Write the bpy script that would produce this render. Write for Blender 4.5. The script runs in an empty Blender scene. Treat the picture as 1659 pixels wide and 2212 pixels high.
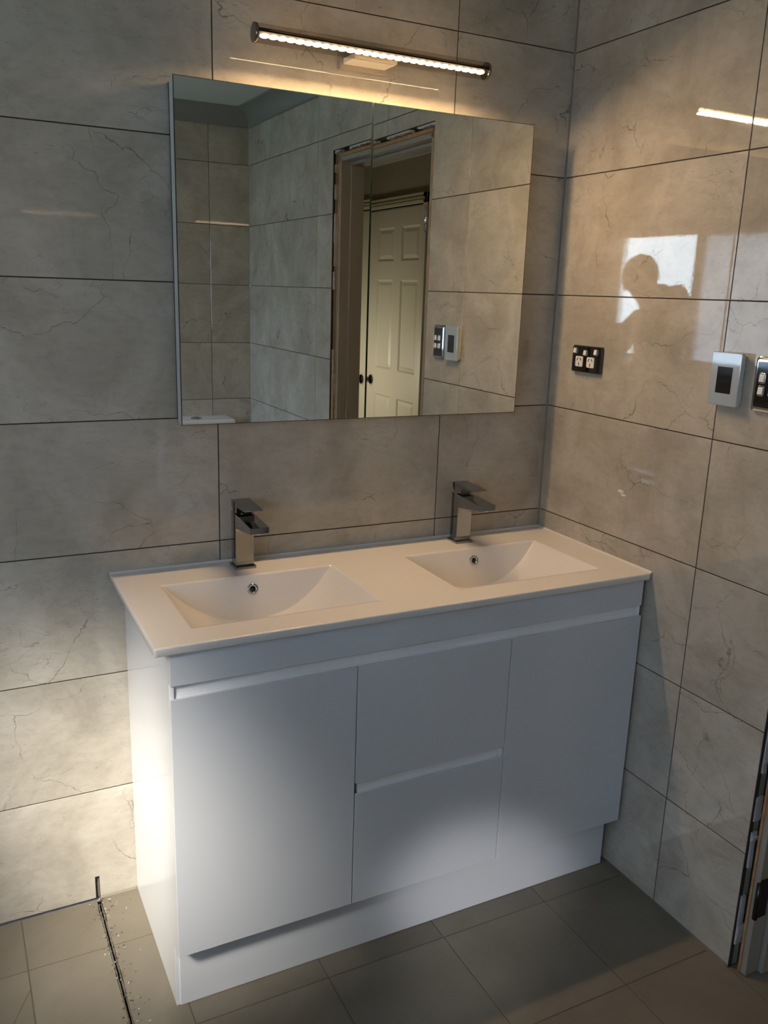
import bpy, bmesh, math, random
from mathutils import Vector, Matrix
random.seed(7)
R = math.radians
scn = bpy.context.scene
COL = scn.collection

# ------------------------------------------------------------------ camera
F_PX, YAW, PITCH, ROLL = 1859.55, R(27.2822), R(-14.4072), R(1.8976)
CAM = Vector((-1.5134, -1.9521, 1.4960))
fw = Vector((math.sin(YAW)*math.cos(PITCH), math.cos(YAW)*math.cos(PITCH), math.sin(PITCH)))
rt0 = Vector((math.cos(YAW), -math.sin(YAW), 0)); up0 = rt0.cross(fw)
rt = math.cos(ROLL)*rt0 + math.sin(ROLL)*up0
up = -math.sin(ROLL)*rt0 + math.cos(ROLL)*up0
cd = bpy.data.cameras.new('camera'); cam = bpy.data.objects.new('camera', cd); COL.objects.link(cam)
cd.sensor_fit = 'HORIZONTAL'; cd.sensor_width = 36; cd.lens = F_PX*36/1659; cd.clip_start = .01
M = Matrix((rt, up, -fw)).transposed().to_4x4(); M.translation = CAM
cam.matrix_world = M; scn.camera = cam

# ------------------------------------------------------------------ world, exposure
scn.view_settings.view_transform = 'Standard'; scn.view_settings.look = 'None'
scn.view_settings.exposure = 0.0; scn.view_settings.gamma = 1; scn.view_settings.use_curve_mapping = False
w = bpy.data.worlds.new('sky'); scn.world = w; w.use_nodes = True
nt = w.node_tree; nt.nodes.clear()
out = nt.nodes.new('ShaderNodeOutputWorld'); bg = nt.nodes.new('ShaderNodeBackground')
tc = nt.nodes.new('ShaderNodeTexCoord'); sp = nt.nodes.new('ShaderNodeSeparateXYZ'); cr = nt.nodes.new('ShaderNodeValToRGB')
nt.links.new(tc.outputs['Generated'], sp.inputs[0]); nt.links.new(sp.outputs[2], cr.inputs[0])
cr.color_ramp.elements[0].position = .10; cr.color_ramp.elements[0].color = (.225, .27, .33, 1)
cr.color_ramp.elements[1].position = .42; cr.color_ramp.elements[1].color = (.60, .75, 1, 1)
nt.links.new(cr.outputs[0], bg.inputs[0]); bg.inputs[1].default_value = 43
nt.links.new(bg.outputs[0], out.inputs[0])

XW = -2.45        # window wall
YF = -2.719       # far wall
ZC = 2.36         # ceiling
WY0, WY1, WZ0, WZ1 = -2.62, -0.95, 1.118, 1.905   # window opening

def light(name, kind, loc, energy, color, target=None, **kw):
    d = bpy.data.lights.new(name, kind); o = bpy.data.objects.new(name, d); COL.objects.link(o)
    d.energy = energy; d.color = color; o.location = loc
    for k, v in kw.items(): setattr(d, k, v)
    if target is not None:
        o.rotation_euler = (Vector(target)-Vector(loc)).to_track_quat('-Z', 'Y').to_euler()
    return o
po = light('window_portal', 'AREA', (XW-.06, (WY0+WY1)/2, (WZ0+WZ1)/2), 1, (1, 1, 1),
           target=(0, (WY0+WY1)/2, (WZ0+WZ1)/2), shape='RECTANGLE', size=WZ1-WZ0, size_y=WY1-WY0)
po.rotation_euler = (0, R(-90), 0)
po.data.cycles.is_portal = True
# low sun thrown in through the clear pane and the frosted pane: two soft pools
light('sunlight_through_side_pane', 'SPOT', (XW+.10, -1.22, 1.60), 560, (1, .93, .80), target=(-1.28, -.22, .36),
      spot_size=R(24), spot_blend=1, shadow_soft_size=.20)
light('sunlight_through_far_pane', 'SPOT', (XW+.10, -2.50, 1.22), 185, (1, .98, .96), target=(-.40, -.42, .035),
      spot_size=R(10), spot_blend=1, shadow_soft_size=.05)
light('hall_daylight_fill', 'AREA', (.22, -3.45, .95), 6, (1, .88, .72), target=(1.0, -2.95, .8), size=.4)  # unseen area light added for daylight reaching the hall from another room

# ------------------------------------------------------------------ helpers
def newmat(name):
    m = bpy.data.materials.new(name); m.use_nodes = True
    return m, m.node_tree, m.node_tree.nodes['Principled BSDF']
def mat(name, col, rough=.5, metal=0, ior=1.5, coat=0, bump=0, bscale=200, var=0, vscale=8, emit=None, es=0):
    m, nt, b = newmat(name)
    b.inputs['Base Color'].default_value = (*col, 1); b.inputs['Roughness'].default_value = rough
    b.inputs['Metallic'].default_value = metal; b.inputs['IOR'].default_value = ior
    b.inputs['Coat Weight'].default_value = coat; b.inputs['Coat Roughness'].default_value = .05
    if emit: b.inputs['Emission Color'].default_value = (*emit, 1); b.inputs['Emission Strength'].default_value = es
    tc = nt.nodes.new('ShaderNodeTexCoord')
    if var:
        n = nt.nodes.new('ShaderNodeTexNoise'); n.inputs['Scale'].default_value = vscale; n.inputs['Detail'].default_value = 6
        r = nt.nodes.new('ShaderNodeValToRGB'); r.color_ramp.elements[0].position = .3; r.color_ramp.elements[1].position = .7
        r.color_ramp.elements[0].color = (*[c*(1-var) for c in col], 1); r.color_ramp.elements[1].color = (*[min(1, c*(1+var)) for c in col], 1)
        nt.links.new(tc.outputs['Object'], n.inputs[0]); nt.links.new(n.outputs[0], r.inputs[0]); nt.links.new(r.outputs[0], b.inputs['Base Color'])
    if bump:
        n = nt.nodes.new('ShaderNodeTexNoise'); n.inputs['Scale'].default_value = bscale; n.inputs['Detail'].default_value = 4
        bp = nt.nodes.new('ShaderNodeBump'); bp.inputs['Strength'].default_value = bump; bp.inputs['Distance'].default_value = .001
        nt.links.new(tc.outputs['Object'], n.inputs[0]); nt.links.new(n.outputs[0], bp.inputs['Height']); nt.links.new(bp.outputs[0], b.inputs['Normal'])
    return m

def tilemat(name, base, lo, hi, veins=1.0, rough=.09, bump=.06, ior=1.5, coat=0, vert='z'):
    """stone-look porcelain: every tile (mesh island) takes its own piece of the pattern"""
    m, nt, b = newmat(name); N = nt.nodes.new; L = nt.links.new
    tc = N('ShaderNodeTexCoord'); g = N('ShaderNodeNewGeometry')
    mul = N('ShaderNodeVectorMath'); mul.operation = 'SCALE'; mul.inputs[0].default_value = (37, 53, 71); L(g.outputs['Random Per Island'], mul.inputs['Scale'])
    add = N('ShaderNodeVectorMath'); add.operation = 'ADD'; L(tc.outputs['Object'], add.inputs[0]); L(mul.outputs[0], add.inputs[1])
    def noise(scale, detail=5, rough_=.55, dist=0, stretch=None):
        n = N('ShaderNodeTexNoise'); n.inputs['Scale'].default_value = scale; n.inputs['Detail'].default_value = detail
        n.inputs['Roughness'].default_value = rough_; n.inputs['Distortion'].default_value = dist
        src = add.outputs[0]
        if stretch:
            mp = N('ShaderNodeVectorMath'); mp.operation = 'MULTIPLY'; mp.inputs[1].default_value = stretch; L(src, mp.inputs[0]); src = mp.outputs[0]
        L(src, n.inputs[0]); return n.outputs[0]
    def ramp(src, stops):
        r = N('ShaderNodeValToRGB'); e = r.color_ramp.elements
        while len(e) < len(stops): e.new(.5)
        for i, (p, c) in enumerate(stops): e[i].position = p; e[i].color = (*c, 1) if len(c) == 3 else c
        L(src, r.inputs[0]); return r.outputs[0]
    def mix(fac, a, bb, mode='MIX'):
        x = N('ShaderNodeMix'); x.data_type = 'RGBA'; x.blend_type = mode
        for s, v in ((0, fac), (6, a), (7, bb)):
            if hasattr(v, 'is_output'): L(v, x.inputs[s])
            else: x.inputs[s].default_value = v if s == 0 else (*v, 1)
        return x.outputs[2]
    def math_(op, a, v=None):
        x = N('ShaderNodeMath'); x.operation = op; L(a, x.inputs[0])
        if v is not None:
            if hasattr(v, 'is_output'): L(v, x.inputs[1])
            else: x.inputs[1].default_value = v
        return x.outputs[0]
    cloud = ramp(noise(5, 8, .62, .6), [(.30, lo), (.5, base), (.70, hi)])
    fine = ramp(noise(26, 8, .7, .4, (1, 1, 2.2)), [(.32, (.80, .80, .80)), (.55, (1, 1, 1)), (.75, (1.0, 1.0, 1.0))])
    c = mix(.55*veins, cloud, fine, 'MULTIPLY')
    warp = N('ShaderNodeTexNoise'); warp.inputs['Scale'].default_value = 7; warp.inputs['Detail'].default_value = 6; L(add.outputs[0], warp.inputs[0])
    wsub = N('ShaderNodeVectorMath'); wsub.operation = 'SUBTRACT'; wsub.inputs[1].default_value = (.5, .5, .5); L(warp.outputs['Color'], wsub.inputs[0])
    def crack(scale, width, mask_scale, m0, m1, stretch, dist):
        ws = N('ShaderNodeVectorMath'); ws.operation = 'SCALE'; ws.inputs['Scale'].default_value = dist; L(wsub.outputs[0], ws.inputs[0])
        wa = N('ShaderNodeVectorMath'); wa.operation = 'ADD'; L(add.outputs[0], wa.inputs[0]); L(ws.outputs[0], wa.inputs[1])
        mp = N('ShaderNodeVectorMath'); mp.operation = 'MULTIPLY'; mp.inputs[1].default_value = stretch; L(wa.outputs[0], mp.inputs[0])
        v = N('ShaderNodeTexVoronoi'); v.feature = 'DISTANCE_TO_EDGE'; v.inputs['Scale'].default_value = scale; L(mp.outputs[0], v.inputs['Vector'])
        wn = noise(mask_scale*6, 3)          # line width comes and goes
        d = math_('DIVIDE', v.outputs['Distance'], math_('POWER', wn, 2.0))
        line = ramp(d, [(0, (1, 1, 1)), (width, (0, 0, 0))])
        mk = ramp(noise(mask_scale, 3), [(m0, (0, 0, 0)), (m1, (1, 1, 1))])
        return mix(1.0, line, mk, 'MULTIPLY')
    def vein(scale, width, mask_scale, m0, m1, stretch, dist):
        n = noise(scale, 5, .60, dist, stretch)
        d = math_('ABSOLUTE', math_('SUBTRACT', n, .5))
        line = ramp(d, [(0, (1, 1, 1)), (width, (0, 0, 0))])
        mk = ramp(noise(mask_scale, 3), [(m0, (0, 0, 0)), (m1, (1, 1, 1))])
        return mix(1.0, line, mk, 'MULTIPLY')
    v1 = crack(3.2, .018, 3.4, .50, .58, (1, 1, 1.5), .16)
    v2 = crack(2.4, .014, 3.0, .53, .60, (1.6, 1.6, .6), .14)
    v3 = crack(13.0, .040, 5.0, .55, .64, (1, 1, 3.0), .12)
    dark = tuple(x*.33 for x in lo)
    c = mix(math_('MULTIPLY', v1, .78*veins), c, dark)
    c = mix(math_('MULTIPLY', v2, .72*veins), c, dark)
    c = mix(math_('MULTIPLY', v3, .60*veins), c, dark)
    light_v = vein(4.0, .03, 5.0, .54, .70, (1, 1, 1.6), .6)
    c = mix(math_('MULTIPLY', light_v, .60*veins), c, hi)
    dash = ramp(noise(55, 4, .7, .4, (1, 1, 4.5)), [(.62, (0, 0, 0)), (.72, (1, 1, 1))])
    dmk = ramp(noise(6, 3), [(.50, (0, 0, 0)), (.64, (1, 1, 1))])
    c = mix(math_('MULTIPLY', mix(1.0, dash, dmk, 'MULTIPLY'), .75*veins), c, dark)
    sp_ = ramp(noise(120, 2, .5, 0, (1, 1, 2.5)), [(.70, (0, 0, 0)), (.76, (1, 1, 1))])
    c = mix(math_('MULTIPLY', sp_, .45*veins), c, dark)
    L(c, b.inputs['Base Color'])
    b.inputs['Roughness'].default_value = rough; b.inputs['IOR'].default_value = ior
    b.inputs['Coat Weight'].default_value = coat; b.inputs['Coat Roughness'].default_value = .04
    n = noise(170, 2, .5); bp = N('ShaderNodeBump'); bp.inputs['Strength'].default_value = bump; bp.inputs['Distance'].default_value = .0006
    L(n, bp.inputs['Height']); L(bp.outputs[0], b.inputs['Normal']); L(bp.outputs[0], b.inputs['Coat Normal'])
    return m

T_WALL = tilemat('wall_tile', (.45, .408, .345), (.355, .320, .268), (.545, .505, .440), ior=1.65, rough=.02, bump=.020)
T_FLOOR = tilemat('floor_tile', (.175, .150, .113), (.152, .130, .098), (.20, .173, .132), veins=.22, rough=.34, bump=.03)
GROUT = mat('grout', (.030, .024, .019), .9)
GROUT_F = mat('floor_grout', (.11, .093, .07), .9)
WHITE = mat('white_lacquer', (.67, .69, .74), .13, ior=1.5)
PROFILE = mat('white_profile', (.93, .94, .97), .22, ior=1.6)
WHITE_B = mat('white_board', (.74, .74, .745), .35)
CERAMIC = mat('white_ceramic', (.80, .765, .74), .10, ior=1.5)
SEAL = mat('silicone', (.72, .70, .68), .4)
CHROME = mat('chrome', (.55, .56, .58), .06, 1)
DCHROME = mat('dark_chrome', (.33, .34, .36), .07, 1)
MIRROR = mat('mirror', (.82, .84, .81), 0.0, 1)
BLACK = mat('black', (.008, .008, .009), .25)
BLACKG = mat('black_gloss', (.006, .006, .006), .06, coat=1)
DARKGAP = mat('dark_gap', (.012, .010, .009), .9)
PLASTIC = mat('white_plastic', (.72, .72, .71), .25)
PAINT = mat('painted_timber', (.27, .25, .215), .38, var=.04, vscale=20)
RAW = mat('raw_timber', (.36, .20, .09), .75, var=.25, vscale=40)
PLASTER = mat('plaster', (.48, .47, .46), .9, bump=.6, bscale=80, var=.12, vscale=30)
HALLW = mat('hall_paint', (.33, .31, .22), .8)
HALLC = mat('hall_ceiling_paint', (.55, .53, .44), .8)
HALLF = mat('hall_carpet', (.25, .19, .13), .95, bump=.5)
DOORP = mat('door_paint', (.62, .59, .46), .4)
CEIL = mat('ceiling_paint', (.62, .64, .62), .9)
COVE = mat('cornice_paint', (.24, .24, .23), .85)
ALU = mat('white_aluminium', (.75, .75, .76), .35)

def thinmat(name, tint, gloss=.1, rough=0.0, frost=None):
    m = bpy.data.materials.new(name); m.use_nodes = True; nt = m.node_tree; nt.nodes.clear(); N = nt.nodes.new; L = nt.links.new
    o = N('ShaderNodeOutputMaterial'); g = N('ShaderNodeBsdfGlossy'); g.inputs['Roughness'].default_value = rough
    if frost: t = N('ShaderNodeBsdfTranslucent')
    else: t = N('ShaderNodeBsdfTransparent')
    t.inputs[0].default_value = (*tint, 1); mx = N('ShaderNodeMixShader'); mx.inputs[0].default_value = gloss
    L(t.outputs[0], mx.inputs[1]); L(g.outputs[0], mx.inputs[2]); L(mx.outputs[0], o.inputs[0]); return m
CLEAR = thinmat('clear_glass', (.95, .97, .97), .07)
TUBE = thinmat('smoky_tube', (.80, .76, .72), .04, .05)
FROST = thinmat('frosted_glass', (.46, .47, .48), .06, .2, True)

class MB:
    """collects shapes, links them as one mesh object"""
    def __init__(s): s.bm = bmesh.new(); s.smooth = False
    def box(s, x0, x1, y0, y1, z0, z1, bev=0, seg=2, mi=0):
        x0, x1 = sorted((x0, x1)); y0, y1 = sorted((y0, y1)); z0, z1 = sorted((z0, z1))
        r = bmesh.ops.create_cube(s.bm, size=1); vs = r['verts']
        for v in vs: v.co = Vector(((x0+x1)/2+v.co.x*(x1-x0), (y0+y1)/2+v.co.y*(y1-y0), (z0+z1)/2+v.co.z*(z1-z0)))
        fs = list({f for v in vs for f in v.link_faces})
        for f in fs: f.material_index = mi
        if bev:
            es = list({e for v in vs for e in v.link_edges})
            q = bmesh.ops.bevel(s.bm, geom=es, offset=bev, segments=seg, affect='EDGES', profile=.5)
            for f in q['faces']: f.material_index = mi
        return s
    def cyl(s, a, b, r, r2=None, n=24, mi=0, caps=True):
        a, b = Vector(a), Vector(b); d = b-a; q = d.to_track_quat('Z', 'Y').to_matrix()
        r2 = r if r2 is None else r2; ra, rb = [], []
        for i in range(n):
            t = 2*math.pi*i/n; u = q @ Vector((math.cos(t), math.sin(t), 0))
            ra.append(s.bm.verts.new(a+u*r)); rb.append(s.bm.verts.new(b+u*r2))
        for i in range(n):
            f = s.bm.faces.new((ra[i], ra[(i+1) % n], rb[(i+1) % n], rb[i])); f.material_index = mi; f.smooth = True
        if caps:
            f = s.bm.faces.new(ra[::-1]); f.material_index = mi; f = s.bm.faces.new(rb); f.material_index = mi
        return s
    def lathe(s, c, axis, prof, n=32, mi=0):
        """prof: list of (radius, height) along axis"""
        c = Vector(c); q = Vector(axis).to_track_quat('Z', 'Y').to_matrix(); rings = []
        for r, h in prof:
            ring = []
            if r < 1e-6: ring = [s.bm.verts.new(c+q @ Vector((0, 0, h)))]*n
            else:
                for i in range(n):
                    t = 2*math.pi*i/n; ring.append(s.bm.verts.new(c+q @ Vector((r*math.cos(t), r*math.sin(t), h))))
            rings.append(ring)
        for A, B in zip(rings, rings[1:]):
            for i in range(n):
                vs = []
                for v in (A[i], A[(i+1) % n], B[(i+1) % n], B[i]):
                    if v not in vs: vs.append(v)
                if len(vs) > 2:
                    f = s.bm.faces.new(vs); f.smooth = True; f.material_index = mi
        return s
    def prism(s, pts, axis, a, b, mi=0, bev=0):
        """pts 2D polygon in the two other axes (cyclic order x,y,z), extruded from a to b along axis"""
        def P(p, t):
            return Vector({'x': (t, p[0], p[1]), 'y': (p[0], t, p[1]), 'z': (p[0], p[1], t)}[axis])
        A = [s.bm.verts.new(P(p, a)) for p in pts]; B = [s.bm.verts.new(P(p, b)) for p in pts]; n = len(pts); fs = []
        fs.append(s.bm.faces.new(A)); fs.append(s.bm.faces.new(B[::-1]))
        for i in range(n): fs.append(s.bm.faces.new((A[i], B[i], B[(i+1) % n], A[(i+1) % n])))
        for f in fs: f.material_index = mi
        bmesh.ops.recalc_face_normals(s.bm, faces=fs)
        if bev:
            es = list({e for f in fs for e in f.edges}); bmesh.ops.bevel(s.bm, geom=es, offset=bev, segments=2, affect='EDGES', profile=.5)
        return s
    def quad(s, *pts, mi=0):
        f = s.bm.faces.new([s.bm.verts.new(Vector(p)) for p in pts]); f.material_index = mi; return s
    def xf(s, M): bmesh.ops.transform(s.bm, matrix=M, verts=s.bm.verts); return s

def wloc(o):
    v = Vector((0, 0, 0))
    while o is not None: v += o.location; o = o.parent
    return v
def part(name, mb, mats, parent=None, label=None):
    me = bpy.data.meshes.new(name)
    if parent is not None: bmesh.ops.translate(mb.bm, verts=mb.bm.verts, vec=-wloc(parent))
    mb.bm.to_mesh(me); mb.bm.free()
    for m in (mats if isinstance(mats, (list, tuple)) else [mats]): me.materials.append(m)
    o = bpy.data.objects.new(name, me); COL.objects.link(o); o.parent = parent
    if label: o['label'] = label
    return o
def thing(name, loc, label=None, cat=None, group=None, kind=None):
    o = bpy.data.objects.new(name, None); o.empty_display_size = .05; COL.objects.link(o); o.location = loc
    return tag(o, label, cat, group, kind)
def tag(o, label=None, cat=None, group=None, kind=None):
    for k, v in (('label', label), ('category', cat), ('group', group), ('kind', kind)):
        if v: o[k] = v
    return o
def dup(root, loc, label=None):
    def cp(o, par):
        c = o.copy(); COL.objects.link(c); c.parent = par
        for ch in [q for q in kids if q.parent == o]: cp(ch, c)
        return c
    kids = list(bpy.data.objects); c = cp(root, None); c.location = loc
    if label: c['label'] = label
    return c

# ------------------------------------------------------------------ tiled walls
def clip(rc, hole):
    """rectangle minus rectangle -> polygon (list of 2D points, ccw); handles corner, side and bottom-notch cuts"""
    a0, a1, b0, b1 = rc
    if hole is None: return [(a0, b0), (a1, b0), (a1, b1), (a0, b1)]
    h0, h1, k0, k1 = hole
    if h0 >= a1 or h1 <= a0 or k0 >= b1 or k1 <= b0: return [(a0, b0), (a1, b0), (a1, b1), (a0, b1)]
    L, Rr, Bt, Tp = h0 <= a0, h1 >= a1, k0 <= b0, k1 >= b1
    if L and Rr and Bt and Tp: return None
    if L and Rr: return [(a0, k1), (a1, k1), (a1, b1), (a0, b1)] if Bt else [(a0, b0), (a1, b0), (a1, k0), (a0, k0)]
    if Bt and Tp: return [(h1, b0), (a1, b0), (a1, b1), (h1, b1)] if L else [(a0, b0), (h0, b0), (h0, b1), (a0, b1)]
    if L and Bt: return [(h1, b0), (a1, b0), (a1, b1), (a0, b1), (a0, k1), (h1, k1)]
    if Rr and Bt: return [(a0, b0), (h0, b0), (h0, k1), (a1, k1), (a1, b1), (a0, b1)]
    if L and Tp: return [(a0, b0), (a1, b0), (a1, b1), (h1, b1), (h1, k0), (a0, k0)]
    if Rr and Tp: return [(a0, b0), (a1, b0), (a1, k0), (h0, k0), (h0, b1), (a0, b1)]
    if Bt: return [(a0, b0), (h0, b0), (h0, k1), (h1, k1), (h1, b0), (a1, b0), (a1, b1), (a0, b1)]
    if Tp: return [(a0, b0), (a1, b0), (a1, b1), (h1, b1), (h1, k0), (h0, k0), (h0, b1), (a0, b1)]
    return [(a0, b0), (a1, b0), (a1, b1), (a0, b1)]

def tile_poly(bm, poly, to3, g=.0012, bev=.0007, depth=.006):
    """one tile: front face bevelled, grout half-width g kept free around it"""
    n = len(poly)
    def inset(d):
        o = []
        for i in range(n):
            p, q, r = Vector(poly[i-1]), Vector(poly[i]), Vector(poly[(i+1) % n])
            e1 = (q-p).normalized(); e2 = (r-q).normalized()
            n1 = Vector((-e1.y, e1.x)); n2 = Vector((-e2.y, e2.x)); m = n1+n2
            o.append(q+m*(d/max(.3, m.dot(n1))))
        return o
    f0 = [bm.verts.new(to3(p, 0)) for p in inset(g+bev)]
    f1 = [bm.verts.new(to3(p, bev)) for p in inset(g)]
    f2 = [bm.verts.new(to3(p, depth)) for p in inset(g)]
    fs = [bm.faces.new(f0)]
    for A, B in ((f0, f1), (f1, f2)):
        for i in range(n): fs.append(bm.faces.new((A[i], B[i], B[(i+1) % n], A[(i+1) % n])))
    return fs

Z1 = .2996
def rows(top, z0=0): return [z0]+[Z1+.3*k for k in range(7) if Z1+.3*k < top]+[top]
def tiled_wall(name, s_edges, z_edges, to3, holes=(), grout_rects=None):
    mb = MB()
    for a0, a1 in zip(s_edges, s_edges[1:]):
        for b0, b1 in zip(z_edges, z_edges[1:]):
            h = None
            for hh in holes:
                if not (hh[0] >= a1 or hh[1] <= a0 or hh[2] >= b1 or hh[3] <= b0): h = hh; break
            p = clip((a0, a1, b0, b1), h)
            if p: tile_poly(mb.bm, p, to3)
    for q in grout_rects:
        a0, a1, b0, b1 = q
        P = [(a0, b0), (a1, b0), (a1, b1), (a0, b1)]
        A = [mb.bm.verts.new(to3(Vector(p), .0016)) for p in P]; B = [mb.bm.verts.new(to3(Vector(p), .012)) for p in P]
        fs = [mb.bm.faces.new(A), mb.bm.faces.new(B[::-1])]+[mb.bm.faces.new((A[i], B[i], B[(i+1) % 4], A[(i+1) % 4])) for i in range(4)]
        for f in fs: f.material_index = 1
    bmesh.ops.recalc_face_normals(mb.bm, faces=mb.bm.faces)
    return tag(part(name, mb, [T_WALL, GROUT]), kind='structure')

TOP = 2.30
zr = rows(TOP)
# back wall (y=0)
notch = (-1.2795, -1.2715, -1, .060)
tiled_wall('wall_back', [XW, -2.1496, -1.5496, -.9496, -.3496, 0], zr, lambda p, d: Vector((p[0], d, p[1])),
           [notch], [(XW, -1.2795, 0, TOP), (-1.2715, 0, 0, TOP), (-1.2795, -1.2715, .06, TOP)])
# right wall (x=0) with the doorway
DY0, DY1, DZ = -1.634, -.838, 2.046
tiled_wall('wall_right', [YF, -2.396, -1.796, -1.196, -.596, 0], zr, lambda p, d: Vector((d, p[0], p[1])),
           [(DY0, DY1, -1, DZ)], [(YF, DY0, 0, TOP), (DY1, 0, 0, TOP), (DY0, DY1, DZ, TOP)])
# far wall
tiled_wall('wall_far', [XW, -2.0127, -1.4127, -.8127, -.2127, 0], zr, lambda p, d: Vector((p[0], YF-d, p[1])), [], [(XW, 0, 0, TOP)])
# window wall
tiled_wall('wall_left', [YF, -2.4, -1.8, -1.2, -.6, 0], zr, lambda p, d: Vector((XW-d, p[0], p[1])),
           [(WY0, WY1, WZ0, WZ1)], [(YF, WY0, 0, TOP), (WY1, 0, 0, TOP), (WY0, WY1, 0, WZ0), (WY0, WY1, WZ1, TOP)])

# solid wall cores behind the tiles
c = MB(); c.box(XW-.1, .0, .0125, .1, -.03, 2.5); tag(part('wall_back_core', c, PLASTER), kind='structure')
c = MB(); c.box(XW-.1, 0, YF-.1, YF-.0125, -.03, 2.5); tag(part('wall_far_core', c, PLASTER), kind='structure')
c = MB()
for a in ((YF, WY0, -.03, 2.5), (WY1, .012, -.03, 2.5), (WY0, WY1, -.03, WZ0), (WY0, WY1, WZ1, 2.5)): c.box(XW-.11, XW-.0125, a[0], a[1], a[2], a[3])
tag(part('wall_left_core', c, PLASTER), kind='structure')
c = MB(); c.box(.0125, .10, -5.2, DY0-.002, -.03, 2.5); c.box(.0125, .10, DY1+.004, 1.2, -.03, 2.5); c.box(.0125, .10, DY0-.002, DY1+.004, DZ+.004, 2.5)
tag(part('wall_right_core', c, HALLW), kind='structure')
c = MB(); c.prism([(-.0045, .0010), (.001, .0010), (.001, -.0045)], 'z', .852, TOP); tag(part('trim_8', c, mat('corner_sealant', (.20, .165, .13), .6)), kind='structure')
c = MB(); c.prism([(-.0050, .0002), (0, .0002), (0, .0045)], 'y', -.838, -.416); c.prism([(-.0045, .0002), (0, .0002), (0, .0045)], 'y', YF, -1.64)
tag(part('trim_9', c, mat('floor_sealant', (.13, .112, .085), .6)), kind='structure')
c = MB(); c.prism([(-.0045, .0002), (-.0003, .0002), (-.0003, .0045)], 'x', -1.2705, -1.181); tag(part('trim_10', c, mat('floor_sealant_light', (.21, .185, .145), .6)), kind='structure')
# two small white marks painted in for reflections on the right wall tiles
for (y, z, a, lb) in ((-.327, 1.022, .010, 'upper of two tiny painted glints of reflected light on the right wall above the counter end'),
                      (-.337, 1.014, .008, 'lower of two tiny painted glints of reflected light on the right wall above the counter end')):
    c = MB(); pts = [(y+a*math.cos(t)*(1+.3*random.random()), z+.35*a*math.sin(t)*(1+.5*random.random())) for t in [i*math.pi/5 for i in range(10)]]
    c.prism(pts, 'x', -.0006, .001); tag(part('painted_glint', c, PLASTIC), lb, 'painted glint', 'painted reflection marks on the right wall')

# ------------------------------------------------------------------ floor
mb = MB()
XC0, XC1 = -1.2800, -1.2715
def jag(x, y0, y1, n, amp):
    return [(x+random.uniform(-amp, amp), y0+(y1-y0)*i/n) for i in range(n+1)]
fx = [XW, -2.355, -2.055, -1.755, -1.455]
fy = [-2.88+.3*k for k in range(10)]; fy = [YF]+[y for y in fy if YF < y < -.05]
def ftile(poly, **k): tile_poly(mb.bm, poly, lambda p, d: Vector((p[0], p[1], -d)), g=.0013, bev=.0006, depth=.008, **k)
ycuts = fy+[-.0055]
for y0, y1 in zip(ycuts, ycuts[1:]):
    xs = fx+[None]
    for i in range(len(fx)-1): ftile([(fx[i], y0), (fx[i+1], y0), (fx[i+1], y1), (fx[i], y1)])
    e = jag(XC0, y0, y1, 9, .0012)
    if y1 < -.47 and y0 > -.8:      # tile split by the diagonal fall cut
        pass
    ftile([(-1.455, y0)]+e+[(-1.455, y1)])
    y1r = y1 if y1 < -.01 else -.0005
    e = jag(XC1, y1r, y0, 9, .0012)
    ftile([(-1.155, y0), (-1.155, y1r)]+e)
    for x0, x1 in ((-1.155, -.855), (-.855, -.555), (-.555, -.255), (-.255, -.0005)):
        ftile([(x0, y0), (x1, y0), (x1, y1r), (x0, y1r)])
for f in list(mb.bm.faces): f.material_index = 0
nb = len(mb.bm.faces)
mb.box(XW, XC0-.002, YF, -.0065, -.02, -.0010, mi=1); mb.box(XC1+.002, 0, YF, 0, -.02, -.0010, mi=1)
mb.box(XW-.1, .1, YF-.1, .1, -.05, -.0201, mi=2)
bmesh.ops.recalc_face_normals(mb.bm, faces=mb.bm.faces)
tag(part('floor', mb, [T_FLOOR, GROUT_F, DARKGAP]), kind='structure')
# fall cut across one shower tile: a hairline strip of grout
c = MB(); c.prism([(-1.512, -.353), (-1.4556, -.2370), (-1.4544, -.2382), (-1.5105, -.354)], 'z', -.001, .0003)
tag(part('trim_1', c, GROUT_F), kind='structure')
# mortar crumbs along the open joint
c = MB()
for i in range(260):
    y = -random.random()**1.2*.75; s = random.uniform(.0005, .0021); off = random.gauss(0, .010) if random.random() < .6 else abs(random.gauss(0, .03))
    x = -1.2755+off+(.012 if y < -.3 and random.random() < .5 else 0)
    q = bmesh.ops.create_icosphere(c.bm, subdivisions=1, radius=s); bmesh.ops.translate(c.bm, verts=q['verts'], vec=(x, y, s*.4))
    for v in q['verts']: v.co += Vector([random.uniform(-.3, .3)*s for _ in range(3)])
    mi = 0 if random.random() < .22 else 1
    for f in {f for v in q['verts'] for f in v.link_faces}: f.material_index = mi
tag(part('mortar_crumbs', c, [PLASTER, mat('dark_mortar', (.10, .08, .065), .9)]), 'mortar crumbs scattered along the open floor joint left of the vanity', 'rubble', kind='stuff')
# ragged mortar ridges inside the joint
c = MB()
for x, m_ in ((-1.2792, 0), (-1.2722, 1)):
    for i in range(60):
        y = -.02-i*.012; a = random.uniform(.0008, .0020)
        c.box(x-a, x+a, y, y-.0125, -.018, -.0005+random.uniform(-.003, .0005), mi=0)
tag(part('trim_2', c, [mat('old_mortar', (.12, .105, .085), .95)]), kind='structure')
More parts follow.
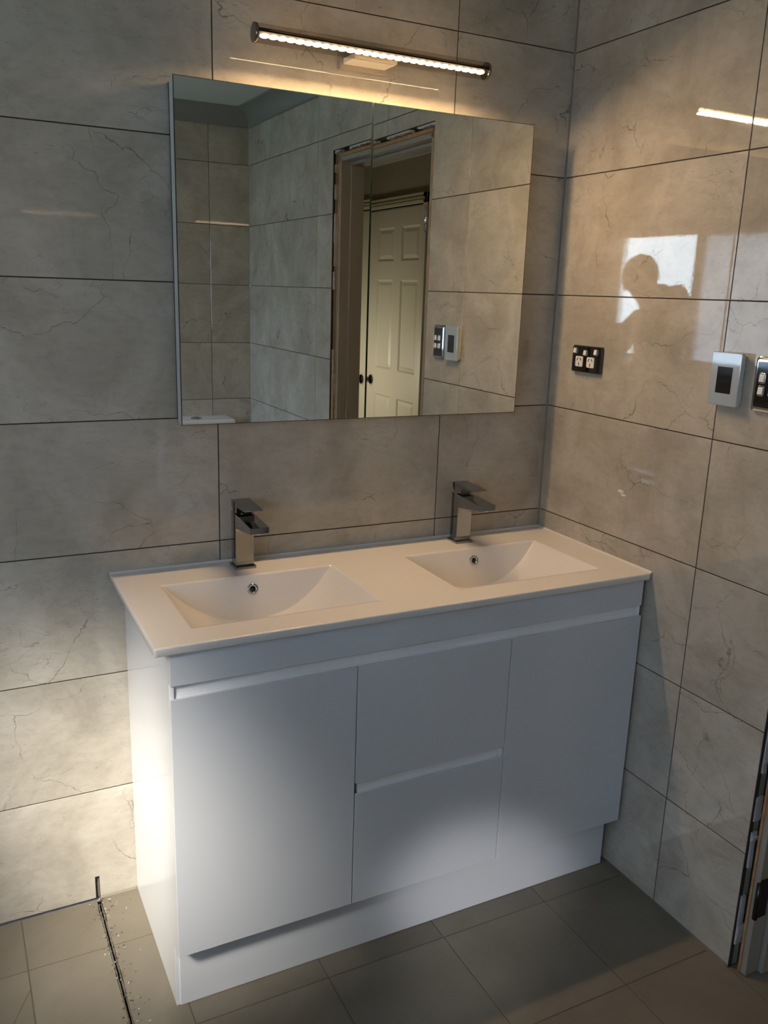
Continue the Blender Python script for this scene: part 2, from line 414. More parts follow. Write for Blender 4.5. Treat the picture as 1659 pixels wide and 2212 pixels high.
# slot up the wall: ragged dark recess
c = MB(); c.box(-1.2795, -1.2715, .004, .0125, 0, .06, mi=0); c.box(-1.2742, -1.2715, .0003, .006, 0, .052, mi=1); c.box(-1.2755, -1.2742, .002, .006, .004, .045, mi=1)
tag(part('trim_3', c, [DARKGAP, mat('old_adhesive', (.16, .13, .10), .9)]), kind='structure')

# ------------------------------------------------------------------ ceiling and cornice
c = MB(); c.box(XW-.1, .0125, YF-.1, .1, ZC, ZC+.1); tag(part('ceiling', c, CEIL), kind='structure')
def cove(name, a, b, inward):
    """quarter-round cove from point a to b (2D), leaning towards inward"""
    c = MB(); a, b, n = Vector(a), Vector(b), Vector(inward); d = (b-a).normalized(); K = .083; prof = [(.0, -.004)]
    for i in range(11):
        t = math.pi/2*i/10; prof.append((.004+(K-.004)*(1-math.cos(t)), K-(K-.0)*math.sin(t)-.0))
    prof = [(0, K)]+[(.006+(K-.006)*(1-math.cos(math.pi/2*i/10)), K-K*math.sin(math.pi/2*i/10)*.94) for i in range(11)]+[(K, 0), (0, 0)]
    ra, rb = [], []
    for u, h in prof:
        pa = a+n*u+d*u; pb = b+n*u-d*u      # mitred ends
        ra.append(c.bm.verts.new((pa.x, pa.y, ZC-h))); rb.append(c.bm.verts.new((pb.x, pb.y, ZC-h)))
    k = len(prof)
    for i in range(k):
        f = c.bm.faces.new((ra[i], rb[i], rb[(i+1) % k], ra[(i+1) % k])); f.smooth = 1 <= i <= 10
    bmesh.ops.recalc_face_normals(c.bm, faces=c.bm.faces)
    tag(part(name, c, COVE), kind='structure')
cove('trim_4', (XW, 0), (0, 0), (0, -1)); cove('trim_5', (0, 0), (0, YF), (-1, 0)); cove('trim_6', (0, YF), (XW, YF), (0, 1)); cove('trim_7', (XW, YF), (XW, 0), (1, 0))

# ------------------------------------------------------------------ window
wd = thing('window_1', (XW, (WY0+WY1)/2, WZ0), kind='structure')
M0, M1 = -1.973, -1.912
c = MB()
for a in ((WY0, WY0+.045, WZ0, WZ1), (WY1-.045, WY1, WZ0, WZ1), (M0, M1, WZ0, WZ1), (WY0, WY1, WZ0, WZ0+.04), (WY0, WY1, WZ1-.035, WZ1)):
    c.box(XW-.075, XW-.03, a[0], a[1], a[2], a[3], .003)
part('window_frame', c, ALU, wd)
c = MB(); c.box(XW-.056, XW-.052, WY0+.04, M0+.005, WZ0+.035, WZ1-.03); part('pane', c, CLEAR, wd)
c = MB(); c.box(XW-.056, XW-.055, M1-.005, WY1-.04, WZ0+.035, WZ1-.03); part('pane', c, FROST, wd, 'frosted pane')
c = MB(); c.box(XW-.1, XW+.012, WY0-.01, WY1+.01, WZ0-.018, WZ0-.0005, .003); part('window_sill', c, ALU, wd)

# outside ground seen through the window
c = MB(); c.box(-30, XW-.2, -30, 20, -.6, -.5); tag(part('ground', c, mat('garden', (.13, .15, .09), .9, var=.3, vscale=2)), kind='structure')

# ------------------------------------------------------------------ hallway beyond the doorway
HX = 1.0
c = MB(); c.box(.10, 1.6, -5.2, 1.2, -.05, -.004); tag(part('hall_floor', c, HALLF), kind='structure')
c = MB(); c.box(0.0, .10, DY0, DY1, -.05, -.002); tag(part('threshold', c, T_FLOOR), kind='structure')
c = MB(); c.box(.10, 1.6, -5.2, 1.2, 2.253, 2.30); tag(part('hall_ceiling', c, HALLC), kind='structure')
c = MB(); c.box(HX, HX+.1, -5.2, -3.466, -.05, 2.3); c.box(HX, HX+.1, -2.665, 1.2, -.05, 2.3); c.box(HX, HX+.1, -3.466, -2.665, 1.983, 2.3)
tag(part('wall_hall', c, HALLW), kind='structure')
c = MB(); c.box(.1, 1.6, -5.3, -5.2, -.05, 2.3); c.box(.1, 1.6, 1.2, 1.3, -.05, 2.3); tag(part('wall_hall_ends', c, HALLW), kind='structure')

# hall door: six-panel leaf, moulded casing, knob
d2 = thing('door_2', (HX, -3.06, 0), kind='structure')
mb = MB(); bm = mb.bm
ycs = [-3.464, -3.349, -3.120, -3.018, -2.787, -2.667]; zcs = [.008, .12, .835, 1.005, 1.565, 1.677, 1.879, 1.980]
XF = HX+.004
def Q(y0, y1, z0, z1, xa, y0b, y1b, z0b, z1b, xb):
    o = [(xa, y0, z0), (xa, y1, z0), (xa, y1, z1), (xa, y0, z1)]; n = [(xb, y0b, z0b), (xb, y1b, z0b), (xb, y1b, z1b), (xb, y0b, z1b)]
    for i in range(4):
        j = (i+1) % 4; mb.quad(o[i], n[i], n[j], o[j])
for i in range(5):
    for j in range(7):
        y0, y1, z0, z1 = ycs[i], ycs[i+1], zcs[j], zcs[j+1]
        if i in (1, 3) and j in (1, 3, 5):
            a, b, c_ = .012, .016, .036
            Q(y0, y1, z0, z1, XF, y0+a, y1-a, z0+a, z1-a, XF+.009)
            Q(y0+a, y1-a, z0+a, z1-a, XF+.009, y0+b, y1-b, z0+b, z1-b, XF+.009)
            Q(y0+b, y1-b, z0+b, z1-b, XF+.009, y0+c_, y1-c_, z0+c_, z1-c_, XF+.002)
            mb.quad((XF+.002, y0+c_, z0+c_), (XF+.002, y0+c_, z1-c_), (XF+.002, y1-c_, z1-c_), (XF+.002, y1-c_, z0+c_))
        else: mb.quad((XF, y0, z0), (XF, y0, z1), (XF, y1, z1), (XF, y1, z0))
mb.box(XF+.012, XF+.036, ycs[0], ycs[-1], zcs[0], zcs[-1])
part('door_leaf', mb, DOORP, d2)
c = MB()
for (y0, y1, z0, z1, x0) in ((-2.700, -2.655, 0, 2.048, HX-.030), (-3.53, -3.468, 0, 2.048, HX-.020), (-3.53, -2.655, 1.986, 2.048, HX-.030),
                             (-3.53, -2.672, 1.986, 2.022, HX-.040), (-3.53, -2.672, 1.986, 2.006, HX-.046)):
    c.box(x0, HX, y0, y1, z0, z1, .003)
part('casing', c, DOORP, d2)
k = MB(); k.lathe((HX+.004, -3.404, .918), (-1, 0, 0), [(0, 0), (.030, 0), (.031, .005), (.026, .009), (.010, .012), (.009, .030), (.018, .036), (.027, .046), (.029, .056), (.024, .066), (.010, .072), (0, .073)])
kn = part('knob', k, BLACKG, d2, 'black door knob')
k = MB(); k.box(HX-.004, HX+.003, -3.462, -3.440, .895, .930, .001); part('strike_plate', k, CHROME, d2)

# bathroom door lining: raw-edged painted jambs, stops, hinge leaves (door taken off)
d1 = thing('door_1', (.05, (DY0+DY1)/2, 0), kind='structure')
JN0, JN1 = -.877, -.857       # near jamb thickness range
JF0, JF1 = -1.598, -1.578     # far jamb
c = MB(); c.box(.012, .112, JN0, JN1-.004, .0, 2.012, .0015); part('jamb', c, PAINT, d1)
c = MB(); c.box(.010, .110, JN1-.005, JN1+.001, .0, 2.030, mi=0); part('packer', c, RAW, d1, 'raw brown timber packer')
c = MB(); c.box(.012, .112, JF0+.004, JF1, .0, 2.012, .0015); part('jamb', c, PAINT, d1)
c = MB(); c.box(.010, .110, JF0-.003, JF0+.005, .0, 2.030); part('packer', c, RAW, d1, 'raw brown timber packer')
c = MB(); c.box(.012, .112, JF0, JN1-.004, 2.000, 2.018, .0015); part('head_jamb', c, PAINT, d1)
c = MB(); c.box(.010, .110, JF0, JN1, 2.0185, 2.031); part('packer', c, RAW, d1, 'raw brown timber packer')
c = MB(); c.box(.052, .112, JN0-.012, JN0-.0002, 0, 1.988, .002); part('door_stop', c, PAINT, d1)
c = MB(); c.box(.052, .112, JF1+.0002, JF1+.012, 0, 1.988, .002); part('door_stop', c, PAINT, d1)
c = MB(); c.box(.052, .112, JF1, JN0, 1.988, 1.9998, .002); part('door_stop', c, PAINT, d1)
for z, m_ in ((1.74, CHROME), (.205, BLACK)):
    c = MB(); c.box(.014, .045, JN0-.0025, JN0, z-.05, z+.05, .001); c.cyl((.006, JN0-.004, z-.045), (.006, JN0-.004, z+.045), .006, n=16)
    part('hinge', c, m_, d1)
# rough reveal: broken plaster and adhesive between tile edge and lining
def rough_edge(name, yt, sgn):
    c = MB(); c.box(.0065, .0125, yt-sgn*.001, yt+sgn*.006, .0, DZ)
    z = 0
    while z < DZ-.02:
        h = random.uniform(.02, .09)
        if random.random() < .62:
            w_ = random.uniform(.006, .013); x1 = random.uniform(.014, .03); n = 5
            pts = [(yt, z)]+[(yt-sgn*w_*random.uniform(.5, 1.05), z+h*i/n) for i in range(n+1)]+[(yt, z+h)]
            c.prism(pts, 'x', random.uniform(.007, .010), x1, mi=1)
        z += h
    c.box(.030, .10, yt-sgn*.001, yt-sgn*.017, .0, DZ, mi=0)
    part(name, c, [DARKGAP, PLASTER], d1, 'broken plaster and dark gap')
rough_edge('rough_reveal', DY1+.002, 1); rough_edge('rough_reveal', DY0-.002, -1)
c = MB(); c.box(.030, .10, DY0, DY1, 2.032, DZ+.002, mi=0); y = DY0
while y < DY1-.03:
    h = random.uniform(.03, .11)
    if random.random() < .5: c.prism([(y, DZ+.001)]+[(y+h*i/5, DZ-random.uniform(.004, .012)) for i in range(6)]+[(y+h, DZ+.001)], 'x', .008, .03, mi=1)
    y += h
part('rough_reveal', c, [DARKGAP, PLASTER], d1, 'broken plaster and dark gap')

# ------------------------------------------------------------------ vanity cabinet
vc = thing('vanity_cabinet', (-.596, -.22, 0), 'wide white gloss bathroom vanity with two doors and two centre drawers', 'cabinet')
XL, XR = -1.1820, -.0105; YD = -.455
c = MB(); c.prism([(-.0005, 0), (-.4155, 0), (-.4155, .152), (-.4370, .152), (-.4370, .8285), (-.0005, .8285)], 'x', XL+.002, XL+.018, bev=.0008)
part('side_panel', c, WHITE, vc)
c = MB(); c.prism([(-.0005, 0), (-.4000, 0), (-.4000, .152), (-.4350, .152), (-.4350, .8285), (-.0005, .8285)], 'x', XR-.018, XR-.002)
part('side_panel', c, WHITE_B, vc)
c = MB(); c.box(XL+.018, XR-.018, -.414, -.001, .13, .148); c.box(XL+.018, XR-.018, -.018, -.001, .148, .70)
c.box(-.7985, -.7825, -.399, -.018, .148, .70); c.box(-.4075, -.3915, -.399, -.018, .148, .70)
part('carcass', c, WHITE_B, vc)
c = MB(); c.box(XL+.010, XR-.012, -.4190, -.4030, 0.001, .1515, .0008); part('kickboard', c, WHITE, vc)
c = MB(); c.box(XL+.001, XR-.003, YD, -.4375, .7600, .8280, .0012); part('top_rail', c, WHITE, vc)
# finger-pull profiles: shallow bright recess behind the thin lip of each front
def channel(x0, x1, zb, zt, ends):
    c = MB(); c.prism([(-.4372, zb), (-.4500, zb), (-.4480, zb+.006), (-.4462, zb+.014), (-.4455, zb+.022), (-.4455, zt), (-.4372, zt)], 'x', x0, x1)
    for a, b in ends: c.box(a, b, -.4500, -.4372, zb, zt, .0006)
    part('finger_channel', c, PROFILE, vc, 'bright white finger-pull profile')
channel(XL+.0095, XR-.0095, .7205, .7596, ((XL+.0015, XL+.0088), (XR-.0088, XR-.0030)))
channel(-.7810, -.4125, .4195, .4566, ((-.4113, -.4012),))
c = MB(); c.box(-.7900, -.7815, -.4372, -.4365, .4180, .4570); part('gap_shade', c, DARKGAP, vc)  # dark strip painted in for the shade inside the channel's open end
def front(name, x0, x1, z0, z1):
    c = MB(); c.prism([(YD, z0), (-.4375, z0), (-.4375, z1-.0145), (-.4508, z1-.0145), (-.4508, z1), (YD, z1)], 'x', x0, x1, bev=.0009); return part(name, c, WHITE, vc)
front('door', XL+.0005, -.7912, .1535, .7335); front('door', -.3990, XR, .1535, .7335)
front('drawer', -.7892, -.4010, .4570, .7335); front('drawer', -.7892, -.4010, .1535, .4325)

# ------------------------------------------------------------------ vanity top with two moulded basins
vt = thing('countertop', (-.605, -.233, .829), 'white ceramic countertop with two moulded rectangular basins on the vanity', 'countertop')
HZ = .846; TX0, TX1, TY0, TY1 = -1.2110, -.0035, -.4655, -.0006
BAS = [(-1.122, -.708), (-.509, -.103)]; BY0, BY1 = -.3885, -.1220
def sm(a, b, k=.004):
    h = max(0, min(1, .5+.5*(b-a)/k)); return b*(1-h)+a*h-k*h*(1-h)
def basin_d(x, y):
    for x0, x1 in BAS:
        if x0 < x < x1 and BY0 < y < BY1:
            t = abs((x-(x0+x1)/2)/((x1-x0)/2)); D = .099
            return max(0, sm(D*(1-t**2.25), sm((BY1-y)*3.0, (y-BY0)*3.0, .004), .004))
    return 0
def axis_cuts(a, b, marks, step):
    pts = sorted(set([a, b]+marks)); o = []
    for p, q in zip(pts, pts[1:]):
        n = max(1, round((q-p)/step)); o += [p+(q-p)*i/n for i in range(n)]
    return o+[pts[-1]]
e = .0035
xs = axis_cuts(TX0+e, TX1-e, [v for b in BAS for v in b]+[v+d for b in BAS for v, d in ((b[0], .002), (b[1], -.002))], .0030)
ys = axis_cuts(TY0+e, TY1, [BY0, BY1, BY0+.0015, BY1-.0015]+[BY1-.0015-.0014*k for k in range(1, 26)], .004)
mb = MB(); bm = mb.bm
def top_z(x, y):
    d = basin_d(x, y); return HZ-d
G = [[bm.verts.new((x, y, top_z(x, y))) for y in ys] for x in xs]
for i in range(len(xs)-1):
    for j in range(len(ys)-1):
        f = bm.faces.new((G[i][j], G[i+1][j], G[i+1][j+1], G[i][j+1])); f.smooth = True
loop = [G[i][0] for i in range(len(xs))]+[G[-1][j] for j in range(1, len(ys))]+[G[i][-1] for i in range(len(xs)-2, -1, -1)]+[G[0][j] for j in range(len(ys)-2, 0, -1)]
def ring(dx, z):
    o = []
    for v in loop:
        x, y = v.co.x, v.co.y
        if abs(x-(TX0+e)) < 1e-6: x -= dx
        if abs(x-(TX1-e)) < 1e-6: x += dx
        if abs(y-(TY0+e)) < 1e-6: y -= dx
        o.append(bm.verts.new((x, y, z)))
    return o
rs = [loop, ring(.0017, HZ-.0005), ring(.0030, HZ-.0017), ring(e, HZ-e), ring(e, HZ-.0145), ring(e-.0015, HZ-.0168)]
for A, B in zip(rs, rs[1:]):
    for i in range(len(A)):
        f = bm.faces.new((A[i], B[i], B[(i+1) % len(A)], A[(i+1) % len(A)])); f.smooth = True
bmesh.ops.recalc_face_normals(bm, faces=bm.faces)
top = part('basin_slab', mb, CERAMIC, vt)
for p in top.data.polygons: p.use_smooth = True
# basin underside bowls (hidden in the cabinet) close the slab
c = MB()
c.box(TX0+.004, TX1-.004, TY0+.004, -.395, HZ-.0172, HZ-.015); c.box(TX0+.004, TX1-.004, -.115, TY1, HZ-.0172, HZ-.015)
c.box(TX0+.004, -1.126, -.395, -.115, HZ-.0172, HZ-.015); c.box(-.099, TX1-.004, -.395, -.115, HZ-.0172, HZ-.015); c.box(-.704, -.513, -.395, -.115, HZ-.0172, HZ-.015)
part('slab_underside', c, CERAMIC, vt)
for xo in (-.912, -.3035):
    yo = BY1-.0105; zo = top_z(xo, yo); eps = .002
    nrm = Vector((0, (top_z(xo, yo-eps)-top_z(xo, yo+eps))/(2*eps), 1)).normalized()
    c = MB(); c.lathe((xo, yo, zo), nrm, [(.0062, -.004), (.0062, .0005), (.0080, .0030), (.0112, .0034), (.0132, .0020), (.0135, -.001)], 32)
    o_ = part('overflow_ring', c, CHROME, vt)
    c = MB(); c.lathe((xo, yo, zo), nrm, [(0, .0004), (.0064, .0004), (.0064, -.001)], 24); part('overflow_hole', c, BLACK, o_)
# silicone beads against the walls
c = MB(); c.prism([(TX1-.004, HZ-.001), (-.0004, HZ-.001), (-.0004, HZ+.0042), (-.0022, HZ+.0022)], 'y', TY0+.001, -.0006)
c.prism([(TY1-.004, HZ-.001), (-.0002, HZ-.001), (-.0002, HZ+.0042), (-.0022, HZ+.0022)], 'x', TX0, -.001)
part('silicone_bead', c, SEAL, vt)

# ------------------------------------------------------------------ basin mixers
def make_faucet(cx):
    t = thing('faucet', (cx, -.052, HZ), None, 'faucet', 'square basin mixers on the vanity top')
    B = MB(); B.box(cx-.0255, cx+.0255, -.0785, -.0285, HZ-.0004, HZ+.0065, .0012); part('base_plate', B, DCHROME, t)
    w_ = .0220
    B = MB(); B.box(cx-w_, cx+w_, -.0695, -.0345, HZ+.0065, .9560, .0010); body = part('body', B, DCHROME, t)
    B = MB(); B.prism([(-.0345, .9560), (-.0345, .9815), (-.1790, .9735), (-.1790, .9590), (-.0695, .9455), (-.0695, .9560)], 'x', cx-w_, cx+w_, bev=.0008)
    s_ = part('spout', B, DCHROME, t)
    B = MB(); B.cyl((cx, -.163, .9625), (cx, -.163, .9555), .0095, n=24); part('aerator', B, CHROME, s_)
    B = MB(); B.prism([(-.0365, .9955), (-.0365, 1.0085), (-.1360, 1.0040), (-.1360, 1.0005), (-.0780, .9990), (-.0760, .9835), (-.0470, .9835)], 'x', cx-w_, cx+w_, bev=.0006)
    part('handle', B, DCHROME, t)
    B = MB(); B.cyl((cx, -.060, .975), (cx, -.060, .986), .015, n=24); part('cartridge_collar', B, BLACK, t)
    return t
fa = make_faucet(-.9095)
fa['label'] = 'square chrome basin mixer behind the left basin, farther from the tiled corner'
fb = dup(fa, (-.3000, -.052, HZ), 'square chrome basin mixer behind the right basin, nearer the tiled corner')

# ------------------------------------------------------------------ mirror cabinet
MX0, MX1, MZ0, MZ1, MY, MS = -1.0473, -.1494, 1.1907, 1.9067, -.0530, -.5946
mc = thing('mirror_cabinet', (-.598, 0, MZ0), 'wide two-door mirrored wall cabinet above the basins', 'cabinet')
c = MB(); c.box(MX0+.0010, MX1-.0010, -.0330, -.0150, MZ0+.002, MZ1-.002); c.box(MX0+.003, MX1-.003, -.0150, -.0003, MZ0+.010, MZ1-.006, mi=1)
part('cabinet_body', c, [WHITE_B, DARKGAP], mc)
for nm, x0, x1, hx, ang in (('mirror_door', MX0, MS-.0016, MX0, R(.098)), ('mirror_door', MS+.0016, MX1, MX1, R(-.408))):
    X = Matrix.Translation((hx, MY, 0)) @ Matrix.Rotation(ang, 4, 'Z') @ Matrix.Translation((-hx, -MY, 0))
    c = MB(); c.box(x0+.0002, x1-.0002, MY+.0045, MY+.0185, MZ0+.0006, MZ1-.0006, .0004); c.xf(X); dr = part(nm, c, WHITE_B, mc)
    c = MB(); c.box(x0, x1, MY+.0001, MY+.0044, MZ0, MZ1, mi=1); c.box(x0+.0013, x1-.0013, MY, MY+.0002, MZ0+.0013, MZ1-.0013)
    c.xf(X)
    part('mirror_glass', c, [MIRROR, mat('glass_edge', (.02, .035, .028), .15, ior=1.5)], dr)

# ------------------------------------------------------------------ wall light above the mirror
LX0, LX1, LY, LZ = -.892, -.326, -.098, 1.996; LR = .0185
wl = thing('wall_light', (-.603, 0, LZ), 'lit tubular wall light bar on a square bracket above the mirror cabinet', 'light')
c = MB(); c.box(-.662, -.543, -.016, -.0003, 1.9745, 2.010, .001); part('wall_plate', c, mat('bracket_metal', (.42, .38, .33), .4, .6), wl)
c = MB(); c.box(-.655, -.551, -.080, -.016, 1.984, 1.996, .0015); part('bracket_arm', c, mat('satin_bracket', (.70, .66, .58), .35), wl)
# tube: dark metal shell behind and above, clear smoky front
def shell(a0, a1, r, n=20):
    c = MB(); A, B_ = [], []
    for i in range(n+1):
        t = R(a0+(a1-a0)*i/n); p = (LY+r*math.cos(t), LZ+r*math.sin(t))
        A.append(c.bm.verts.new((LX0, *p))); B_.append(c.bm.verts.new((LX1, *p)))
    for i in range(n):
        f = c.bm.faces.new((A[i], B_[i], B_[i+1], A[i+1])); f.smooth = True
    return c
part('clear_tube', shell(0, 360, LR, 40), TUBE, wl)
nn = Vector((0, -.36, -.93)).normalized(); tt = Vector((0, -nn.z, nn.y))   # LEDs look down and out
cc = Vector((0, LY-.006, LZ-.0055))-nn*.0035
cor = [cc+tt*a+nn*b for a, b in ((-.0105, .0015), (.0105, .0015), (.0105, -.0015), (.006, -.010), (-.006, -.010), (-.0105, -.0015))]
c = MB(); c.prism([(p.y, p.z) for p in cor], 'x', LX0+.004, LX1-.004)
part('led_channel', c, mat('dark_metal', (.05, .045, .04), .5, 1), wl)
for xx, dx in ((LX0, .006), (LX1, -.006)):
    c = MB(); c.cyl((xx, LY, LZ), (xx+dx, LY, LZ), LR+.0004, n=40); part('end_cap', c, mat('end_cap_metal', (.25, .24, .23), .12, 1), wl)
LEDM = mat('led_glow', (1, .8, .5), .5, emit=(1, .80, .50), es=16)
c = MB(); ctr = Vector((0, LY-.006, LZ-.0055)); N_LED = 28
for i in range(N_LED):
    x = LX0+.022+(LX1-LX0-.044)*i/(N_LED-1)
    q = bmesh.ops.create_uvsphere(c.bm, u_segments=12, v_segments=8, radius=1)
    for v in q['verts']:
        l = v.co.copy(); v.co = Vector((x, 0, 0))+ctr+Vector((l.x*.0105, 0, 0))+tt*(l.y*.0080)+nn*(l.z*.0010)
for f in c.bm.faces: f.smooth = True
part('led_row', c, LEDM, wl, 'row of glowing warm LEDs')
la = bpy.data.lights.new('led_light', 'AREA'); la.shape = 'RECTANGLE'; la.size = LX1-LX0-.04; la.size_y = .02; la.energy = 9.6; la.color = (1, .70, .39)
lo = bpy.data.objects.new('led_light', la); COL.objects.link(lo); lo.location = Vector(((LX0+LX1)/2, LY, LZ))-Vector((0, 0, 0))+nn*.013
lo.rotation_euler = nn.to_track_quat('-Z', 'X').to_euler()
lo.rotation_euler = Matrix((Vector((1, 0, 0)), nn.cross(Vector((1, 0, 0)))*-1, -nn)).transposed().to_euler()
# fainter spill upwards through the clear tube
lb = bpy.data.lights.new('led_spill', 'AREA'); lb.shape = 'RECTANGLE'; lb.size = .50; lb.size_y = .01; lb.energy = .3; lb.color = (1, .66, .34)
l2 = bpy.data.objects.new('led_spill', lb); COL.objects.link(l2); l2.location = ((LX0+LX1)/2, LY-.012, LZ+.004); l2.rotation_euler = (R(115), 0, 0)

# ------------------------------------------------------------------ fittings on the right wall
def rrect(y0, y1, z0, z1, r, n=5):
    o = []
    for cy, cz, a in ((y1-r, z1-r, 0), (y0+r, z1-r, 90), (y0+r, z0+r, 180), (y1-r, z0+r, 270)):
        for i in range(n+1):
            t = R(a+90*i/n); o.append((cy+r*math.cos(t), cz+r*math.sin(t)))
    return o
def plate(y0, y1, z0, z1, r, d, bev, mi=0, x_back=0):
    """rounded wall plate standing d off the wall with a chamfered rim"""
    c = MB(); rings = [[c.bm.verts.new((x, (y0+y1)/2+(p[0]-(y0+y1)/2)*(1-2*s/(y1-y0)), (z0+z1)/2+(p[1]-(z0+z1)/2)*(1-2*s/(z1-z0)))) for p in rrect(y0, y1, z0, z1, r)]
                       for x, s in ((x_back, 0), (-d+bev, 0), (-d+bev*.3, bev*.35), (-d, bev))]
    for A, B in zip(rings, rings[1:]):
        for i in range(len(A)): c.bm.faces.new((A[i], A[(i+1) % len(A)], B[(i+1) % len(A)], B[i]))
    c.bm.faces.new(rings[0]); c.bm.faces.new(rings[-1][::-1])
    bmesh.ops.recalc_face_normals(c.bm, faces=c.bm.faces)
    for f in c.bm.faces: f.material_index = mi
    return c
po_ = thing('power_outlet', (0, -.1625, 1.304), 'black double power outlet with three white rockers near the tiled corner', 'power outlet')
part('faceplate', plate(-.2150, -.1045, 1.3045, 1.3740, .005, .013, .004), BLACKG, po_)
def rocker(parent, y, z, w_=.0145, h=.0175, x=-.013):
    c = plate(y-w_/2, y+w_/2, z-h/2, z+h/2, .0035, .0025, .001); c.xf(Matrix.Translation((x, 0, 0)))
    b = part('rocker_surround', c, CHROME, parent)
    c = MB(); w2, h2 = w_*.36, h*.36
    c.prism([(x-.0020, z-h2), (x-.0052, z-h2*.9), (x-.0034, z+h2), (x-.0020, z+h2)], 'y', y-w2, y+w2, bev=.0006)
    # prism in y uses (x,z) pairs
    part('rocker', c, PLASTIC, b)
for y, z in ((-.1193, 1.3600), (-.1596, 1.3560), (-.2003, 1.3600)): rocker(po_, y, z)
for y in (-.1370, -.1815):
    s = part('socket', (lambda c: (c.xf(Matrix.Translation((-.013, 0, 0))), c)[1])(plate(y-.0145, y+.0145, 1.3190, 1.3460, .004, .0018, .0008)), PLASTIC, po_, 'white socket face')
    c = MB()
    for dy, dz, a in ((.0062, .0055, 30), (-.0062, .0055, -30), (0, -.0070, 0)):
        q = MB(); q.box(-.0004, .0004, -.0011, .0011, -.0041, .0041)
        q.xf(Matrix.Translation((-.0149, y+dy, 1.3330+dz)) @ Matrix.Rotation(R(a), 4, 'X'))
        for f in q.bm.faces: c.quad(*[v.co.copy() for v in f.verts])
        q.bm.free()
    part('pin_slots', c, BLACK, s)

th = thing('thermostat', (0, -.6265, 1.280), 'pale grey wall thermostat with dark screen between outlet and light switch', 'thermostat')
c = MB(); c.box(-.0125, -.0003, -.6600, -.5930, 1.285, 1.388, .002)
part('back_box', c, PLASTIC, th)
TH = mat('thermostat_face', (.40, .47, .54), .04, ior=2.2, coat=1)
part('face', plate(-.6660, -.5870, 1.2800, 1.3925, .003, .0210, .0015, x_back=-.0125), TH, th, 'glossy pale blue-grey face')
c = MB(); c.box(-.0216, -.0208, -.6460, -.6060, 1.3060, 1.3620); part('screen', c, BLACKG, th, 'black display')
for z0 in (1.290, 1.364):
    for i in range(6):
        c = MB(); c.box(-.0105, -.0075, -.6604, -.6598, z0+i*.0042, z0+i*.0042+.0018); part('vent_slot', c, BLACK, th)

sw = thing('light_switch', (0, -.7272, 1.277), 'tall light switch plate with four white rockers beside the doorway', 'light switch')
part('faceplate', plate(-.7625, -.6925, 1.2770, 1.3905, .006, .0115, .006), mat('polished_chrome', (.62, .64, .66), .04, 1), sw)
part('inset_panel', (lambda c: (c.xf(Matrix.Translation((-.0105, 0, 0))), c)[1])(plate(-.7550, -.7010, 1.2870, 1.3800, .003, .0020, .0008)), BLACKG, sw)
for y in (-.7172, -.7440):
    for z in (1.3468, 1.3210): rocker(sw, y, z, .0165, .0215, -.0125)

# ------------------------------------------------------------------ toilet in the far corner
to = thing('toilet', (-.33, -2.45, 0), 'white toilet with round chrome flush button against the far wall, seen in the mirror', 'toilet')
c = MB(); c.box(-.515, -.145, -2.718, -2.555, .40, .785, .018, 4); part('cistern', c, CERAMIC, to)
c = MB(); c.box(-.522, -.138, -2.719, -2.545, .785, .812, .010, 4); lid = part('cistern_lid', c, CERAMIC, to)
c = MB(); c.lathe((-.33, -2.63, .812), (0, 0, 1), [(0, .004), (.016, .004), (.019, .003), (.020, .005), (.026, .005), (.028, 0)], 32); part('flush_button', c, CHROME, lid)
def oval(cx, cy, rx, ry0, ry1, n=40):
    o = []
    for i in range(n):
        t = 2*math.pi*i/n; y = math.sin(t); o.append((cx+rx*math.cos(t), cy+(ry1 if y > 0 else ry0)*y))
    return o
def loft(levels, n=40):
    c = MB(); rg = []
    for (cx, cy, rx, r0, r1, z) in levels: rg.append([c.bm.verts.new((p[0], p[1], z)) for p in oval(cx, cy, rx, r0, r1, n)])
    for A, B in zip(rg, rg[1:]):
        for i in range(n):
            f = c.bm.faces.new((A[i], A[(i+1) % n], B[(i+1) % n], B[i])); f.smooth = True
    c.bm.faces.new(rg[0][::-1]); c.bm.faces.new(rg[-1]); bmesh.ops.recalc_face_normals(c.bm, faces=c.bm.faces); return c
part('bowl', loft([(-.33, -2.43, .115, .2, .20, 0), (-.33, -2.43, .11, .2, .19, .08), (-.33, -2.41, .12, .2, .20, .2), (-.33, -2.36, .165, .25, .24, .33), (-.33, -2.34, .18, .26, .26, .395)]), CERAMIC, to)
part('seat_lid', loft([(-.33, -2.335, .180, .22, .26, .397), (-.33, -2.335, .186, .22, .268, .405), (-.33, -2.335, .186, .22, .268, .428), (-.33, -2.335, .175, .21, .255, .436)]), PLASTIC, to)

# ------------------------------------------------------------------ the photographer, seen only as a reflection
def skin(name, nodes, edges, mat_, parent, sub=2, root=0):
    me = bpy.data.meshes.new(name); off = wloc(parent)
    me.from_pydata([Vector(n[:3])-off for n in nodes], edges, []); me.materials.append(mat_)
    o = bpy.data.objects.new(name, me); COL.objects.link(o); o.parent = parent
    m = o.modifiers.new('skin', 'SKIN'); m.use_smooth_shade = True
    sv = me.skin_vertices[0].data if me.skin_vertices else None
    if sv is None:
        bm = bmesh.new(); bm.from_mesh(me); bm.verts.layers.skin.verify(); bm.to_mesh(me); bm.free(); sv = me.skin_vertices[0].data
    for i, n in enumerate(nodes):
        r = n[3]; sv[i].radius = r if isinstance(r, tuple) else (r, r); sv[i].use_root = (i == root)
    s_ = o.modifiers.new('sub', 'SUBSURF'); s_.levels = sub; s_.render_levels = sub
    return o
